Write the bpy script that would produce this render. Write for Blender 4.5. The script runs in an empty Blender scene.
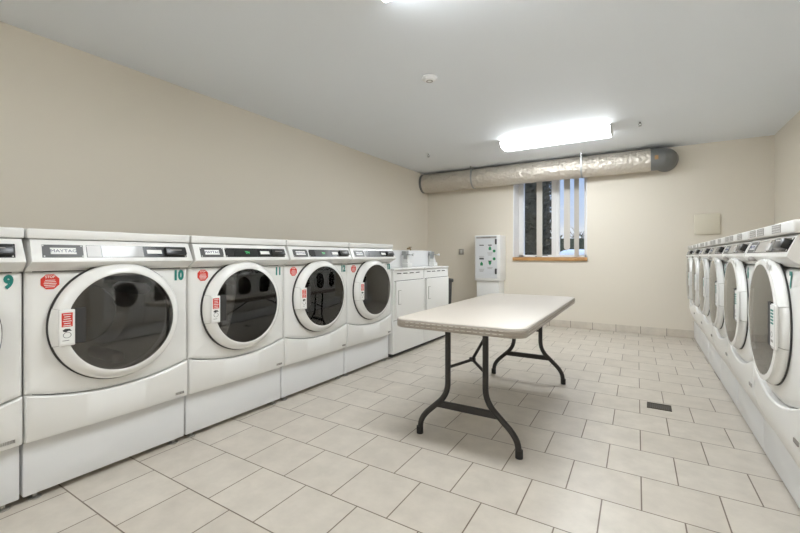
import bpy, bmesh, math, random
from mathutils import Vector, Matrix
random.seed(7)
C = bpy.context.scene.collection
S = bpy.context.scene
PI = math.pi
R = math.radians

# ------------------------------------------------------------------ camera, world, lights, exposure
CAM_H = 1.09
FPX = 402.0
YAW = R(31.774)
cd = bpy.data.cameras.new('camera')
cd.sensor_width = 36.0
cd.lens = FPX / 800 * 36.0
cd.shift_y = -10.5 / 800
cd.clip_start = 0.02
cam = bpy.data.objects.new('camera', cd)
C.objects.link(cam)
cam.location = (0, 0, CAM_H)
cam.rotation_euler = (R(90), 0, YAW)
S.camera = cam

w = bpy.data.worlds.new('sky_world')
S.world = w
w.use_nodes = True
nt = w.node_tree
nt.nodes.clear()
o_ = nt.nodes.new('ShaderNodeOutputWorld')
bg = nt.nodes.new('ShaderNodeBackground')
tc = nt.nodes.new('ShaderNodeTexCoord')
sp = nt.nodes.new('ShaderNodeSeparateXYZ')
rp = nt.nodes.new('ShaderNodeValToRGB')
nz = nt.nodes.new('ShaderNodeTexNoise')
mp = nt.nodes.new('ShaderNodeMapping')
cr = nt.nodes.new('ShaderNodeValToRGB')
mx = nt.nodes.new('ShaderNodeMixRGB')
nt.links.new(tc.outputs['Generated'], sp.inputs[0])
nt.links.new(sp.outputs['Z'], rp.inputs[0])
rp.color_ramp.elements[0].position = 0.0
rp.color_ramp.elements[0].color = (0.88, 0.92, 1.0, 1)
rp.color_ramp.elements[1].position = 0.30
rp.color_ramp.elements[1].color = (0.22, 0.45, 0.92, 1)
nt.links.new(tc.outputs['Generated'], mp.inputs[0])
mp.inputs['Scale'].default_value = (3, 3, 9)
nt.links.new(mp.outputs[0], nz.inputs['Vector'])
nz.inputs['Scale'].default_value = 2.2
nz.inputs['Detail'].default_value = 6
nt.links.new(nz.outputs[0], cr.inputs[0])
cr.color_ramp.elements[0].position = 0.48
cr.color_ramp.elements[1].position = 0.70
nt.links.new(cr.outputs[0], mx.inputs[0])
nt.links.new(rp.outputs[0], mx.inputs[1])
mx.inputs[2].default_value = (0.95, 0.96, 1.0, 1)
nt.links.new(mx.outputs[0], bg.inputs[0])
mr = nt.nodes.new('ShaderNodeMapRange')
mr.inputs['From Min'].default_value = 0.3; mr.inputs['From Max'].default_value = 0.8
mr.inputs['To Min'].default_value = 1.0; mr.inputs['To Max'].default_value = 4.5
nt.links.new(sp.outputs['Z'], mr.inputs['Value'])
nt.links.new(mr.outputs[0], bg.inputs[1])
nt.links.new(bg.outputs[0], o_.inputs[0])

sd = bpy.data.lights.new('sun', 'SUN')
sd.energy = 2.5
sd.angle = R(1)
sd.color = (1.0, 0.95, 0.88)
sun = bpy.data.objects.new('sun', sd)
C.objects.link(sun)
sun.rotation_euler = (R(50), 0, R(60))

LAMP = 32.0            # radiance of the fluorescent lenses
vs = S.view_settings
vs.view_transform = 'Standard'
vs.look = 'None'
vs.gamma = 1.0
vs.use_curve_mapping = False
vs.exposure = 0.0
S.cycles.max_bounces = 10
S.cycles.diffuse_bounces = 6
S.cycles.transparent_max_bounces = 12

# ------------------------------------------------------------------ materials
def mat(name, col, rough=0.5, metal=0.0, emit=None, estr=0.0, ior=None, coat=0.0):
    m = bpy.data.materials.new(name)
    m.use_nodes = True
    b = m.node_tree.nodes['Principled BSDF']
    b.inputs['Base Color'].default_value = (*col, 1)
    b.inputs['Roughness'].default_value = rough
    b.inputs['Metallic'].default_value = metal
    if coat:
        b.inputs['Coat Weight'].default_value = coat
        b.inputs['Coat Roughness'].default_value = 0.12
    if emit:
        b.inputs['Emission Color'].default_value = (*emit, 1)
        b.inputs['Emission Strength'].default_value = estr
    return m

def bump_noise(m, scale, strength, dist=0.002, detail=4, coords='Object', mixcol=None, mixamt=0.0):
    t = m.node_tree
    b = t.nodes['Principled BSDF']
    c = t.nodes.new('ShaderNodeTexCoord')
    n = t.nodes.new('ShaderNodeTexNoise')
    n.inputs['Scale'].default_value = scale
    n.inputs['Detail'].default_value = detail
    t.links.new(c.outputs[coords], n.inputs['Vector'])
    bp = t.nodes.new('ShaderNodeBump')
    bp.inputs['Strength'].default_value = strength
    bp.inputs['Distance'].default_value = dist
    t.links.new(n.outputs[0], bp.inputs['Height'])
    t.links.new(bp.outputs[0], b.inputs['Normal'])
    if mixcol:
        mxx = t.nodes.new('ShaderNodeMixRGB')
        mxx.inputs[1].default_value = b.inputs['Base Color'].default_value
        mxx.inputs[2].default_value = (*mixcol, 1)
        r = t.nodes.new('ShaderNodeValToRGB')
        r.color_ramp.elements[0].position = 0.4
        r.color_ramp.elements[1].position = 0.7
        r.color_ramp.elements[1].color = (mixamt, mixamt, mixamt, 1)
        t.links.new(n.outputs[0], r.inputs[0])
        t.links.new(r.outputs[0], mxx.inputs[0])
        t.links.new(mxx.outputs[0], b.inputs['Base Color'])
    return m

WALLC = (0.745, 0.69, 0.595)
M = {}
M['wall'] = bump_noise(mat('wall_paint', WALLC, 0.55), 160, 0.12, 0.001)
M['ceiling'] = bump_noise(mat('ceiling_paint', (0.83, 0.865, 0.91), 0.6), 120, 0.1, 0.001)
M['white'] = mat('white_enamel', (0.80, 0.795, 0.775), 0.28)
M['door_white'] = mat('white_plastic', (0.80, 0.795, 0.775), 0.22)
M['ped'] = mat('pedestal_enamel', (0.74, 0.745, 0.75), 0.32)
M['gasket_and_shade'] = mat('dark_gasket_and_shade', (0.035, 0.033, 0.032), 0.6)  # dark tone for gaskets and recesses, also stands in for seam shade
M['plate'] = mat('charcoal_plate', (0.075, 0.073, 0.072), 0.4)
M['black'] = mat('black_plastic', (0.012, 0.012, 0.012), 0.3)
M['dark_panel'] = mat('dark_control_panel', (0.03, 0.03, 0.03), 0.2)
M['silver'] = mat('silver_panel', (0.50, 0.50, 0.50), 0.10, 0.0)
M['grey_plate'] = mat('pale_grey_plate', (0.62, 0.61, 0.60), 0.35)
M['label'] = mat('label_white', (0.82, 0.82, 0.80), 0.5)
M['label_grey'] = mat('label_grey', (0.36, 0.34, 0.32), 0.5)
M['red'] = mat('sticker_red', (0.62, 0.035, 0.02), 0.45)
M['teal'] = mat('decal_teal', (0.012, 0.20, 0.17), 0.5)
M['green'] = mat('mark_green', (0.03, 0.26, 0.11), 0.5)
M['navy'] = mat('logo_navy', (0.03, 0.04, 0.14), 0.5)
M['ink'] = mat('ink', (0.03, 0.03, 0.03), 0.6)
M['led'] = mat('green_led', (0.02, 0.2, 0.05), 0.4, emit=(0.15, 0.8, 0.3), estr=0.6)
M['drum'] = mat('drum_steel', (0.48, 0.47, 0.46), 0.38, 0.35)
M['drum_dark'] = mat('drum_back', (0.20, 0.195, 0.19), 0.45, 0.2)
M['foot'] = mat('foot_metal', (0.45, 0.44, 0.42), 0.35, 0.8)
M['table_top'] = bump_noise(mat('table_plastic', (0.60, 0.545, 0.48), 0.38), 300, 0.12, 0.0006)
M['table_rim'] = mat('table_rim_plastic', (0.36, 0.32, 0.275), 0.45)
M['table_dash'] = mat('table_rim_mark', (0.66, 0.62, 0.56), 0.5)
M['leg'] = mat('leg_brown_steel', (0.022, 0.019, 0.017), 0.45, 0.0)
M['rubber'] = mat('black_rubber', (0.02, 0.018, 0.017), 0.65)
M['lens'] = mat('fluorescent_lens', (0.9, 0.9, 0.9), 0.4, emit=(0.92, 0.968, 1.0), estr=LAMP)
M['fixture'] = mat('fixture_white', (0.82, 0.82, 0.82), 0.4)
M['frame'] = mat('vinyl_white', (0.84, 0.84, 0.84), 0.35)
M['slat'] = mat('blind_vinyl', (0.62, 0.59, 0.54), 0.5)
M['wood'] = bump_noise(mat('oak_sill', (0.50, 0.27, 0.10), 0.4), 14, 0.1, 0.001, mixcol=(0.34, 0.17, 0.06), mixamt=0.6)
M['galv'] = mat('galvanised', (0.42, 0.43, 0.43), 0.42, 0.7)
M['galv_dark'] = mat('galvanised_elbow', (0.22, 0.225, 0.225), 0.5, 0.5)
M['tape_brown'] = mat('brown_mark', (0.42, 0.25, 0.11), 0.6)
M['payfront'] = mat('pay_front', (0.70, 0.715, 0.735), 0.3)
M['steel'] = mat('steel_plate', (0.42, 0.40, 0.37), 0.35, 0.8)
M['note'] = mat('cream_plate', (0.70, 0.65, 0.53), 0.5)
M['bin'] = mat('bin_plastic', (0.025, 0.025, 0.027), 0.45)
M['brass'] = mat('brass_pipe', (0.35, 0.26, 0.16), 0.4, 0.7)
M['grate'] = mat('drain_metal', (0.075, 0.065, 0.05), 0.5, 0.5)
M['asphalt'] = mat('asphalt', (0.12, 0.12, 0.12), 0.9)
M['leaf'] = mat('leaf_dark', (0.030, 0.026, 0.012), 0.8)
M['leaf_hedge'] = mat('leaf_hedge', (0.06, 0.064, 0.03), 0.6)
M['leaf_pale'] = mat('leaf_pale', (0.22, 0.21, 0.13), 0.6)
M['bark'] = mat('bark', (0.10, 0.07, 0.05), 0.8)
M['twig'] = mat('twig', (0.22, 0.18, 0.15), 0.8)
M['carpaint'] = mat('car_white', (0.83, 0.865, 0.91), 0.2)
M['carglass'] = mat('car_glass', (0.03, 0.04, 0.05), 0.1)

bump_noise(M['silver'], 16, 0.25, 0.004, 1)
M['silver'].node_tree.nodes['Principled BSDF'].inputs['Specular IOR Level'].default_value = 0.22
# foil wrapped insulation
m = mat('duct_foil', (0.66, 0.61, 0.54), 0.36, 0.6)
t = m.node_tree
b = t.nodes['Principled BSDF']
c = t.nodes.new('ShaderNodeTexCoord')
v1 = t.nodes.new('ShaderNodeTexNoise'); v1.inputs['Scale'].default_value = 34; v1.inputs['Detail'].default_value = 5
v2 = t.nodes.new('ShaderNodeTexVoronoi'); v2.inputs['Scale'].default_value = 20
ad = t.nodes.new('ShaderNodeMath'); ad.operation = 'ADD'
t.links.new(c.outputs['Object'], v1.inputs['Vector']); t.links.new(c.outputs['Object'], v2.inputs['Vector'])
t.links.new(v1.outputs[0], ad.inputs[0]); t.links.new(v2.outputs['Distance'], ad.inputs[1])
bp = t.nodes.new('ShaderNodeBump'); bp.inputs['Strength'].default_value = 0.8; bp.inputs['Distance'].default_value = 0.02
t.links.new(ad.outputs[0], bp.inputs['Height']); t.links.new(bp.outputs[0], b.inputs['Normal'])
M['foil'] = m

# door glass: smoked, see-through, with a mirror sheen that grows at grazing angles
m = bpy.data.materials.new('smoked_glass')
m.use_nodes = True
t = m.node_tree
t.nodes.clear()
out = t.nodes.new('ShaderNodeOutputMaterial')
mixs = t.nodes.new('ShaderNodeMixShader')
fr = t.nodes.new('ShaderNodeFresnel'); fr.inputs['IOR'].default_value = 1.75
tr = t.nodes.new('ShaderNodeBsdfTransparent'); tr.inputs[0].default_value = (0.72, 0.71, 0.70, 1)
gl = t.nodes.new('ShaderNodeBsdfGlossy'); gl.inputs['Roughness'].default_value = 0.03
gl.inputs[0].default_value = (0.95, 0.95, 0.95, 1)
t.links.new(fr.outputs[0], mixs.inputs[0]); t.links.new(tr.outputs[0], mixs.inputs[1]); t.links.new(gl.outputs[0], mixs.inputs[2])
t.links.new(mixs.outputs[0], out.inputs[0])
M['glass'] = m
m2 = m.copy(); m2.name = 'window_glass'
for n in m2.node_tree.nodes:
    if n.type == 'BSDF_TRANSPARENT': n.inputs[0].default_value = (0.96, 0.97, 0.97, 1)
    if n.type == 'FRESNEL': n.inputs['IOR'].default_value = 1.45
M['window_glass'] = m2

def tile_mat(name, ox, oy, bw, rh, mortar, axis='xy', offset=0.5, gain=1.0):
    m = mat(name, (0.6, 0.54, 0.46), 0.34)
    t = m.node_tree
    b = t.nodes['Principled BSDF']
    g = t.nodes.new('ShaderNodeNewGeometry')
    mp = t.nodes.new('ShaderNodeMapping')
    mp.inputs['Location'].default_value = (ox, oy, 0)
    src = g.outputs['Position']
    if axis == 'xy':
        # the joints drift slightly as the rows run back
        s = t.nodes.new('ShaderNodeSeparateXYZ'); cc = t.nodes.new('ShaderNodeCombineXYZ'); ma = t.nodes.new('ShaderNodeMath')
        ma.operation = 'MULTIPLY_ADD'; ma.inputs[1].default_value = 0.022
        t.links.new(src, s.inputs[0]); t.links.new(s.outputs[1], ma.inputs[0]); t.links.new(s.outputs[0], ma.inputs[2])
        t.links.new(ma.outputs[0], cc.inputs[0]); t.links.new(s.outputs[1], cc.inputs[1])
        src = cc.outputs[0]
    if axis == 'xz':
        s = t.nodes.new('ShaderNodeSeparateXYZ'); cc = t.nodes.new('ShaderNodeCombineXYZ')
        t.links.new(src, s.inputs[0]); t.links.new(s.outputs[0], cc.inputs[0]); t.links.new(s.outputs[2], cc.inputs[1])
        src = cc.outputs[0]
    t.links.new(src, mp.inputs[0])
    br = t.nodes.new('ShaderNodeTexBrick')
    br.offset = offset
    br.inputs['Scale'].default_value = 1.0
    br.inputs['Brick Width'].default_value = bw
    br.inputs['Row Height'].default_value = rh
    br.inputs['Mortar Size'].default_value = mortar
    br.inputs['Mortar Smooth'].default_value = 0.2
    br.inputs['Bias'].default_value = 0.0
    br.inputs['Color1'].default_value = (0.60 * gain, 0.555 * gain, 0.488 * gain, 1)
    br.inputs['Color2'].default_value = (0.56 * gain, 0.512 * gain, 0.445 * gain, 1)
    br.inputs['Mortar'].default_value = (0.17, 0.13, 0.095, 1)
    t.links.new(mp.outputs[0], br.inputs['Vector'])
    n = t.nodes.new('ShaderNodeTexNoise'); n.inputs['Scale'].default_value = 7; n.inputs['Detail'].default_value = 8
    n.inputs['Roughness'].default_value = 0.65
    t.links.new(g.outputs['Position'], n.inputs['Vector'])
    rr = t.nodes.new('ShaderNodeValToRGB')
    rr.color_ramp.elements[0].position = 0.3; rr.color_ramp.elements[0].color = (0.88, 0.87, 0.86, 1)
    rr.color_ramp.elements[1].position = 0.7; rr.color_ramp.elements[1].color = (1.06, 1.05, 1.04, 1)
    t.links.new(n.outputs[0], rr.inputs[0])
    mm = t.nodes.new('ShaderNodeMixRGB'); mm.blend_type = 'MULTIPLY'; mm.inputs[0].default_value = 1.0
    t.links.new(br.outputs['Color'], mm.inputs[1]); t.links.new(rr.outputs[0], mm.inputs[2])
    t.links.new(mm.outputs[0], b.inputs['Base Color'])
    bp = t.nodes.new('ShaderNodeBump'); bp.inputs['Strength'].default_value = 0.5; bp.inputs['Distance'].default_value = 0.002
    bp.invert = True
    t.links.new(br.outputs['Fac'], bp.inputs['Height']); t.links.new(bp.outputs[0], b.inputs['Normal'])
    return m
RH, BW = 0.3085, 0.305
M['floor'] = tile_mat('floor_tile', -0.0175 + BW * 40, -1.6985 + RH * 40, BW, RH, 0.0032)
M['base_tile'] = tile_mat('base_tile', 0.10 + BW * 40, 0.5, BW, 1.0, 0.003, 'xz', 0.0, 1.12)

# ------------------------------------------------------------------ mesh helpers
def finish(bm, name, angle=35, smooth=True):
    bmesh.ops.remove_doubles(bm, verts=bm.verts, dist=1e-6)
    bmesh.ops.recalc_face_normals(bm, faces=bm.faces)
    me = bpy.data.meshes.new(name)
    bm.to_mesh(me)
    bm.free()
    if smooth:
        for p in me.polygons: p.use_smooth = True
        me.set_sharp_from_angle(angle=R(angle))
    return me

def link(name, me, m=None, parent=None):
    o = bpy.data.objects.new(name, me)
    C.objects.link(o)
    if m is not None and len(me.materials) == 0:
        me.materials.append(M[m] if isinstance(m, str) else m)
    if parent is not None: o.parent = parent
    return o

def box(bm, x0, x1, y0, y1, z0, z1, bev=0.0, seg=2, mi=0):
    n0 = len(bm.verts)
    tmp = bmesh.new()
    bmesh.ops.create_cube(tmp, size=1)
    for v in tmp.verts:
        v.co = Vector(((x0 + x1) / 2 + v.co.x * (x1 - x0), (y0 + y1) / 2 + v.co.y * (y1 - y0), (z0 + z1) / 2 + v.co.z * (z1 - z0)))
    if bev:
        bmesh.ops.bevel(tmp, geom=list(tmp.edges), offset=bev, segments=seg, affect='EDGES', profile=0.5)
    for f in tmp.faces: f.material_index = mi
    merge(bm, tmp)

def merge(bm, tmp, mtx=None):
    if mtx is not None: bmesh.ops.transform(tmp, matrix=mtx, verts=tmp.verts)
    mp = {}
    for v in tmp.verts: mp[v] = bm.verts.new(v.co)
    for f in tmp.faces:
        try:
            nf = bm.faces.new([mp[v] for v in f.verts]); nf.material_index = f.material_index
        except ValueError: pass
    tmp.free()

def boxmesh(name, *a, **k):
    bm = bmesh.new(); box(bm, *a, **k); return finish(bm, name)

def lathe(bm, prof, n=64, axis='y', center=(0, 0, 0), mi=0):
    # prof: (radius, along axis); closed where radius is 0
    cx, cy, cz = center
    rings = []
    for r, a in prof:
        if r < 1e-6:
            p = {'y': (cx, cy + a, cz), 'z': (cx, cy, cz + a), 'x': (cx + a, cy, cz)}[axis]
            rings.append([bm.verts.new(p)])
        else:
            ring = []
            for i in range(n):
                th = 2 * PI * i / n
                u, q = r * math.cos(th), r * math.sin(th)
                p = {'y': (cx + u, cy + a, cz + q), 'z': (cx + u, cy + q, cz + a), 'x': (cx + a, cy + u, cz + q)}[axis]
                ring.append(bm.verts.new(p))
            rings.append(ring)
    for A, B in zip(rings[:-1], rings[1:]):
        for i in range(n):
            j = (i + 1) % n
            if len(A) == 1 and len(B) == 1: continue
            if len(A) == 1: f = bm.faces.new((A[0], B[i], B[j]))
            elif len(B) == 1: f = bm.faces.new((A[i], A[j], B[0]))
            else: f = bm.faces.new((A[i], A[j], B[j], B[i]))
            f.material_index = mi

def tube(bm, pts, r, n=12, mi=0, cap=True):
    pts = [Vector(p) for p in pts]
    rings = []
    up = None
    for i, p in enumerate(pts):
        a = pts[max(i - 1, 0)]; c = pts[min(i + 1, len(pts) - 1)]
        d = (c - a).normalized()
        if up is None:
            up = Vector((0, 0, 1)) if abs(d.z) < 0.9 else Vector((1, 0, 0))
        s = d.cross(up).normalized(); u2 = s.cross(d).normalized(); up = u2
        rr = r[i] if isinstance(r, (list, tuple)) else r
        rings.append([bm.verts.new(p + (s * math.cos(2 * PI * k / n) + u2 * math.sin(2 * PI * k / n)) * rr) for k in range(n)])
    for A, B in zip(rings[:-1], rings[1:]):
        for i in range(n):
            f = bm.faces.new((A[i], A[(i + 1) % n], B[(i + 1) % n], B[i])); f.material_index = mi
    if cap:
        bm.faces.new(rings[0]).material_index = mi; bm.faces.new(rings[-1]).material_index = mi

def prism_x(bm, prof, x0, x1, mi=0, inset=None):
    # prof: (y,z) polygon extruded along x; inset gives a second list of x shrink per point
    A, B = [], []
    for i, (y, z) in enumerate(prof):
        s = inset[i] if inset else 0
        A.append(bm.verts.new((x0 + s, y, z))); B.append(bm.verts.new((x1 - s, y, z)))
    n = len(prof)
    for i in range(n):
        bm.faces.new((A[i], A[(i + 1) % n], B[(i + 1) % n], B[i])).material_index = mi
    bm.faces.new(A).material_index = mi; bm.faces.new(B).material_index = mi

def prism_y(bm, poly, y0, y1, mi=0):
    A = [bm.verts.new((x, y0, z)) for x, z in poly]; B = [bm.verts.new((x, y1, z)) for x, z in poly]
    n = len(poly)
    for i in range(n): bm.faces.new((A[i], A[(i + 1) % n], B[(i + 1) % n], B[i])).material_index = mi
    bm.faces.new(A).material_index = mi; bm.faces.new(B).material_index = mi

def smooth_path(pts, r, n=6):
    # round the corners of a polyline
    pts = [Vector(p) for p in pts]
    out = [pts[0]]
    for a, b_, c_ in zip(pts[:-2], pts[1:-1], pts[2:]):
        d1 = min(r, (b_ - a).length * 0.49); d2 = min(r, (c_ - b_).length * 0.49)
        p = b_ + (a - b_).normalized() * d1; q = b_ + (c_ - b_).normalized() * d2
        for k in range(n + 1):
            s = k / n
            out.append(p * (1 - s) ** 2 + b_ * 2 * s * (1 - s) + q * s * s)
    out.append(pts[-1])
    return out

def tag(o, label=None, cat=None, group=None, kind=None):
    if label: o['label'] = label
    if cat: o['category'] = cat
    if group: o['group'] = group
    if kind: o['kind'] = kind
    return o

def empty(name, loc, rz=0.0):
    o = bpy.data.objects.new(name, None)
    o.empty_display_size = 0.1
    C.objects.link(o)
    o.location = loc
    o.rotation_euler = (0, 0, rz)
    return o

_txt = {}
def text_mesh(body, size, bold=0.0):
    key = (body, size, bold)
    if key not in _txt:
        cu = bpy.data.curves.new('lettering', 'FONT')
        cu.body = body
        cu.size = size
        cu.align_x = 'CENTER'; cu.align_y = 'CENTER'
        cu.extrude = 0.0004
        cu.offset = bold
        cu.resolution_u = 3
        to = bpy.data.objects.new('lettering', cu)
        C.objects.link(to)
        bpy.context.view_layer.update()
        me = bpy.data.meshes.new_from_object(to.evaluated_get(bpy.context.evaluated_depsgraph_get()))
        bpy.data.objects.remove(to)
        me.materials.clear()
        _txt[key] = me
    return _txt[key]

def text(body, size, m, parent, loc, rot, name='lettering', bold=0.0, sx=1.0):
    me = text_mesh(body, size, bold).copy()
    o = link(name, me, m, parent)
    o.location = loc
    o.rotation_euler = rot
    o.scale = (sx, 1, 1)
    return o

# ------------------------------------------------------------------ room shell
XL, XR, YB, YF, H = -3.465, 1.30, 6.57, -2.6, 2.565
TH = 0.38
WX0, WX1, WZ0, WZ1 = -1.892, -0.785, 1.07, 2.42
def structure(name, bm, m):
    o = link(name, finish(bm, name), m); o['kind'] = 'structure'; return o
bm = bmesh.new(); box(bm, XL - .2, XR + .2, YF - .2, YB, -0.15, 0); structure('floor', bm, 'floor')
bm = bmesh.new(); box(bm, XL - .2, XR + .2, YF - .2, YB + TH, H, H + .15); structure('ceiling', bm, 'ceiling')
bm = bmesh.new(); box(bm, XL - .2, XL, YF - .2, YB, 0, H); structure('wall_left', bm, 'wall')
bm = bmesh.new(); box(bm, XR, XR + .2, YF - .2, YB, 0, H); structure('wall_right', bm, 'wall')
bm = bmesh.new(); box(bm, XL, XR, YF - .2, YF, 0, H); structure('wall_front', bm, 'wall')
bm = bmesh.new()
box(bm, XL - .2, WX0, YB, YB + TH, -.15, H)
box(bm, WX1, XR + .2, YB, YB + TH, -.15, H)
box(bm, WX0, WX1, YB, YB + TH, -.15, WZ0)
box(bm, WX0, WX1, YB, YB + TH, WZ1, H)
structure('wall_back', bm, 'wall')
bm = bmesh.new(); box(bm, XL + .002, XR - .002, YB - .011, YB - .0005, 0.001, 0.105, 0.003, 1); structure('baseboard_back', bm, 'base_tile')

# window: white lined reveal, frame with centre mullion, two panes, oak sill
wroot = empty('window_1', ((WX0 + WX1) / 2, YB, WZ0)); wroot['kind'] = 'structure'
def wpart(name, bm, m, parent=None):
    o = link(name, finish(bm, name), m)
    o.parent = parent or wroot
    o.matrix_parent_inverse = Matrix.Translation(-Vector(wroot.location)) if parent is None else Matrix()
    return o
bm = bmesh.new()
box(bm, WX0 + .0005, WX0 + .012, YB - .002, YB + .32, WZ0 + .001, WZ1 - .001)
box(bm, WX1 - .012, WX1 - .0005, YB - .002, YB + .32, WZ0 + .001, WZ1 - .001)
box(bm, WX0 + .012, WX1 - .012, YB + .002, YB + .32, WZ1 - .012, WZ1 - .001)
wpart('reveal', bm, 'frame')
GY = YB + .325
bm = bmesh.new()
a, b_ = WX0 + .012, WX1 - .012
for x0, x1, z0, z1 in ((a, a + .082, WZ0, WZ1), (b_ - .065, b_, WZ0, WZ1), (a, b_, WZ0 + .001, WZ0 + .04), (a, b_, WZ1 - .06, WZ1 - .001)):
    box(bm, x0, x1, GY - .03, GY + .05, z0 + .001, z1 - .001, .004, 1)
xm = a + .600
box(bm, xm - .068, xm + .01, GY - .035, GY + .04, WZ0 + .03, WZ1 - .05, .004, 1)
box(bm, xm + .008, xm + .05, GY - .02, GY + .05, WZ0 + .03, WZ1 - .05, .004, 1)
wpart('window_frame', bm, 'frame')
for x0, x1, yy in ((a + .078, xm - .06, .0), (xm + .045, b_ - .06, .015)):
    bm = bmesh.new(); box(bm, x0, x1, GY + yy, GY + yy + .005, WZ0 + .03, WZ1 - .055); wpart('pane', bm, 'window_glass')
bm = bmesh.new()
box(bm, WX0 - .002, WX1 + .004, YB - .03, YB - .0005, WZ0 - .055, WZ0 - .002, .005, 2)
box(bm, WX0 + .001, WX1 - .001, YB - .001, YB + .27, WZ0 - .018, WZ0 + .001)
wpart('window_sill', bm, 'wood')
bm = bmesh.new()
box(bm, WX0 + .30, WX0 + .40, GY - .10, GY - .05, WZ0 + .002, WZ0 + .018, .004, 2)
tube(bm, [(WX0 + .37, GY - .08, WZ0 + .018), (WX0 + .43, GY - .10, WZ0 + .03), (WX0 + .50, GY - .11, WZ0 + .026)], .006, 8)
wpart('crank_handle', bm, 'plate')

# vertical blind slats left hanging in the window
def slat(u, rot, z0, label, wid=0.089, yy=YB + .2, round_=False):
    ang = math.atan((u - 400) / FPX) - YAW
    x = math.tan(ang) * yy
    bm = bmesh.new()
    n = 8
    z1 = WZ1 - .05
    for i in range(n):
        pass
    poly = []
    hw = wid / 2
    if round_:
        for k in range(9):
            th = PI + PI * k / 8
            poly.append((hw * math.cos(th), z0 + hw + hw * math.sin(th)))
    else:
        poly += [(-hw, z0), (hw, z0)]
    poly += [(hw, z1), (-hw, z1)]
    prism_y(bm, [(px, pz - z0) for px, pz in poly], -.001, .001)
    o = link('blind_slat', finish(bm, 'blind_slat'), 'slat')
    o.location = (x, yy, z0)
    o.rotation_euler = (0, 0, R(rot))
    bm = bmesh.new()
    box(bm, -.012, .012, -.004, .004, z1 - z0, WZ1 - .0125 - z0)
    link('hanger_clip', finish(bm, 'hanger_clip'), 'frame', o)
    tag(o, label, 'blind slat', 'vertical blind slats in the window')
slat(539.5, 10, WZ0 + .006, 'pale vertical blind slat hanging before the dark tree in the left pane')
slat(567, 12, WZ0 + .115, 'pale vertical blind slat whose rounded lower end stops short of the sill', round_=True)
slat(576.6, 38, WZ0 + .006, 'narrow looking turned blind slat reaching the sill before the sky', wid=.08)

# ------------------------------------------------------------------ laundry machines
def set_kind(side):
    # dimensions of the two models: dryers on the left, washers with a smaller, flatter door on the right
    global HW, ZC, RG, RO, SM0, SM1, FTOP, YS, LIPY, LIPZ, TOPY, TOPZ, SL, UP, NR, TILT, KB, PS0, PS1, BZ, GK
    if side < 0:
        HW, ZC, RG, RO, SM0, SM1, FTOP, YS, KB, BZ = .3605, .768, .238, .286, .43, .055, 1.018, 1.0, .278, .272
        LIPY, LIPZ, TOPY, TOPZ = -.056, 1.074, -.018, 1.158
        PS0, PS1 = .010, .072
    else:
        HW, ZC, RG, RO, SM0, SM1, FTOP, YS, KB, BZ = .349, .837, .219, .252, .525, .075, 1.046, .62, .262, .243
        LIPY, LIPZ, TOPY, TOPZ = -.034, 1.098, -.008, 1.160
        PS0, PS1 = .006, .058
    GK = .0065 if side < 0 else .002
    SL = math.hypot(TOPY - LIPY, TOPZ - LIPZ)
    UP = Vector((0, (TOPY - LIPY) / SL, (TOPZ - LIPZ) / SL))
    NR = Vector((0, -UP.z, UP.y))
    TILT = math.atan2(UP.z, UP.y)            # rotation about x for lettering on the slope
set_kind(-1)
def smile(x): return SM0 + SM1 * (abs(x) / HW) ** 2

def make_front_panel():
    # radial loft from the door hole out to the panel edge
    top = FTOP
    RH_ = RO - .036
    angs = set(2 * PI * i / 96 for i in range(96))
    for cx, cz in ((HW, top), (-HW, top), (HW, smile(HW) + .002), (-HW, smile(HW) + .002)):
        angs.add(math.atan2(cz - ZC, cx) % (2 * PI))
    angs = sorted(angs)
    def edge(th, ins):
        dx, dz = math.cos(th), math.sin(th)
        best = 10
        hw, tp = HW - ins, top - ins
        if abs(dx) > 1e-6: best = min(best, hw / abs(dx))
        if dz > 1e-6: best = min(best, (tp - ZC) / dz)
        if dz < -1e-6:
            lo, hi = 0.0, 1.0
            for _ in range(40):
                md = (lo + hi) / 2
                x, z = md * dx, ZC + md * dz
                if z > smile(min(abs(x), HW)) + .002 + ins: lo = md
                else: hi = md
            best = min(best, lo)
        return best
    bm = bmesh.new()
    rings = [[], [], [], [], [], []]
    for th in angs:
        dx, dz = math.cos(th), math.sin(th)
        rad = [(RH_, .05), (RH_, 0.0), (edge(th, .028), 0.0), (edge(th, .010), .004), (edge(th, .002), .012), (edge(th, 0), .03)]
        for k, (r, y) in enumerate(rad):
            bulge = -.003 * max(0, 1 - (r * dx / HW) ** 2) if k in (1, 2) else 0
            rings[k].append(bm.verts.new((r * dx, y + bulge, ZC + r * dz)))
    n = len(angs)
    for A, B in zip(rings[:-1], rings[1:]):
        for i in range(n):
            j = (i + 1) % n
            bm.faces.new((A[i], A[j], B[j], B[i]))
    return finish(bm, 'front_panel', 40)

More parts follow.
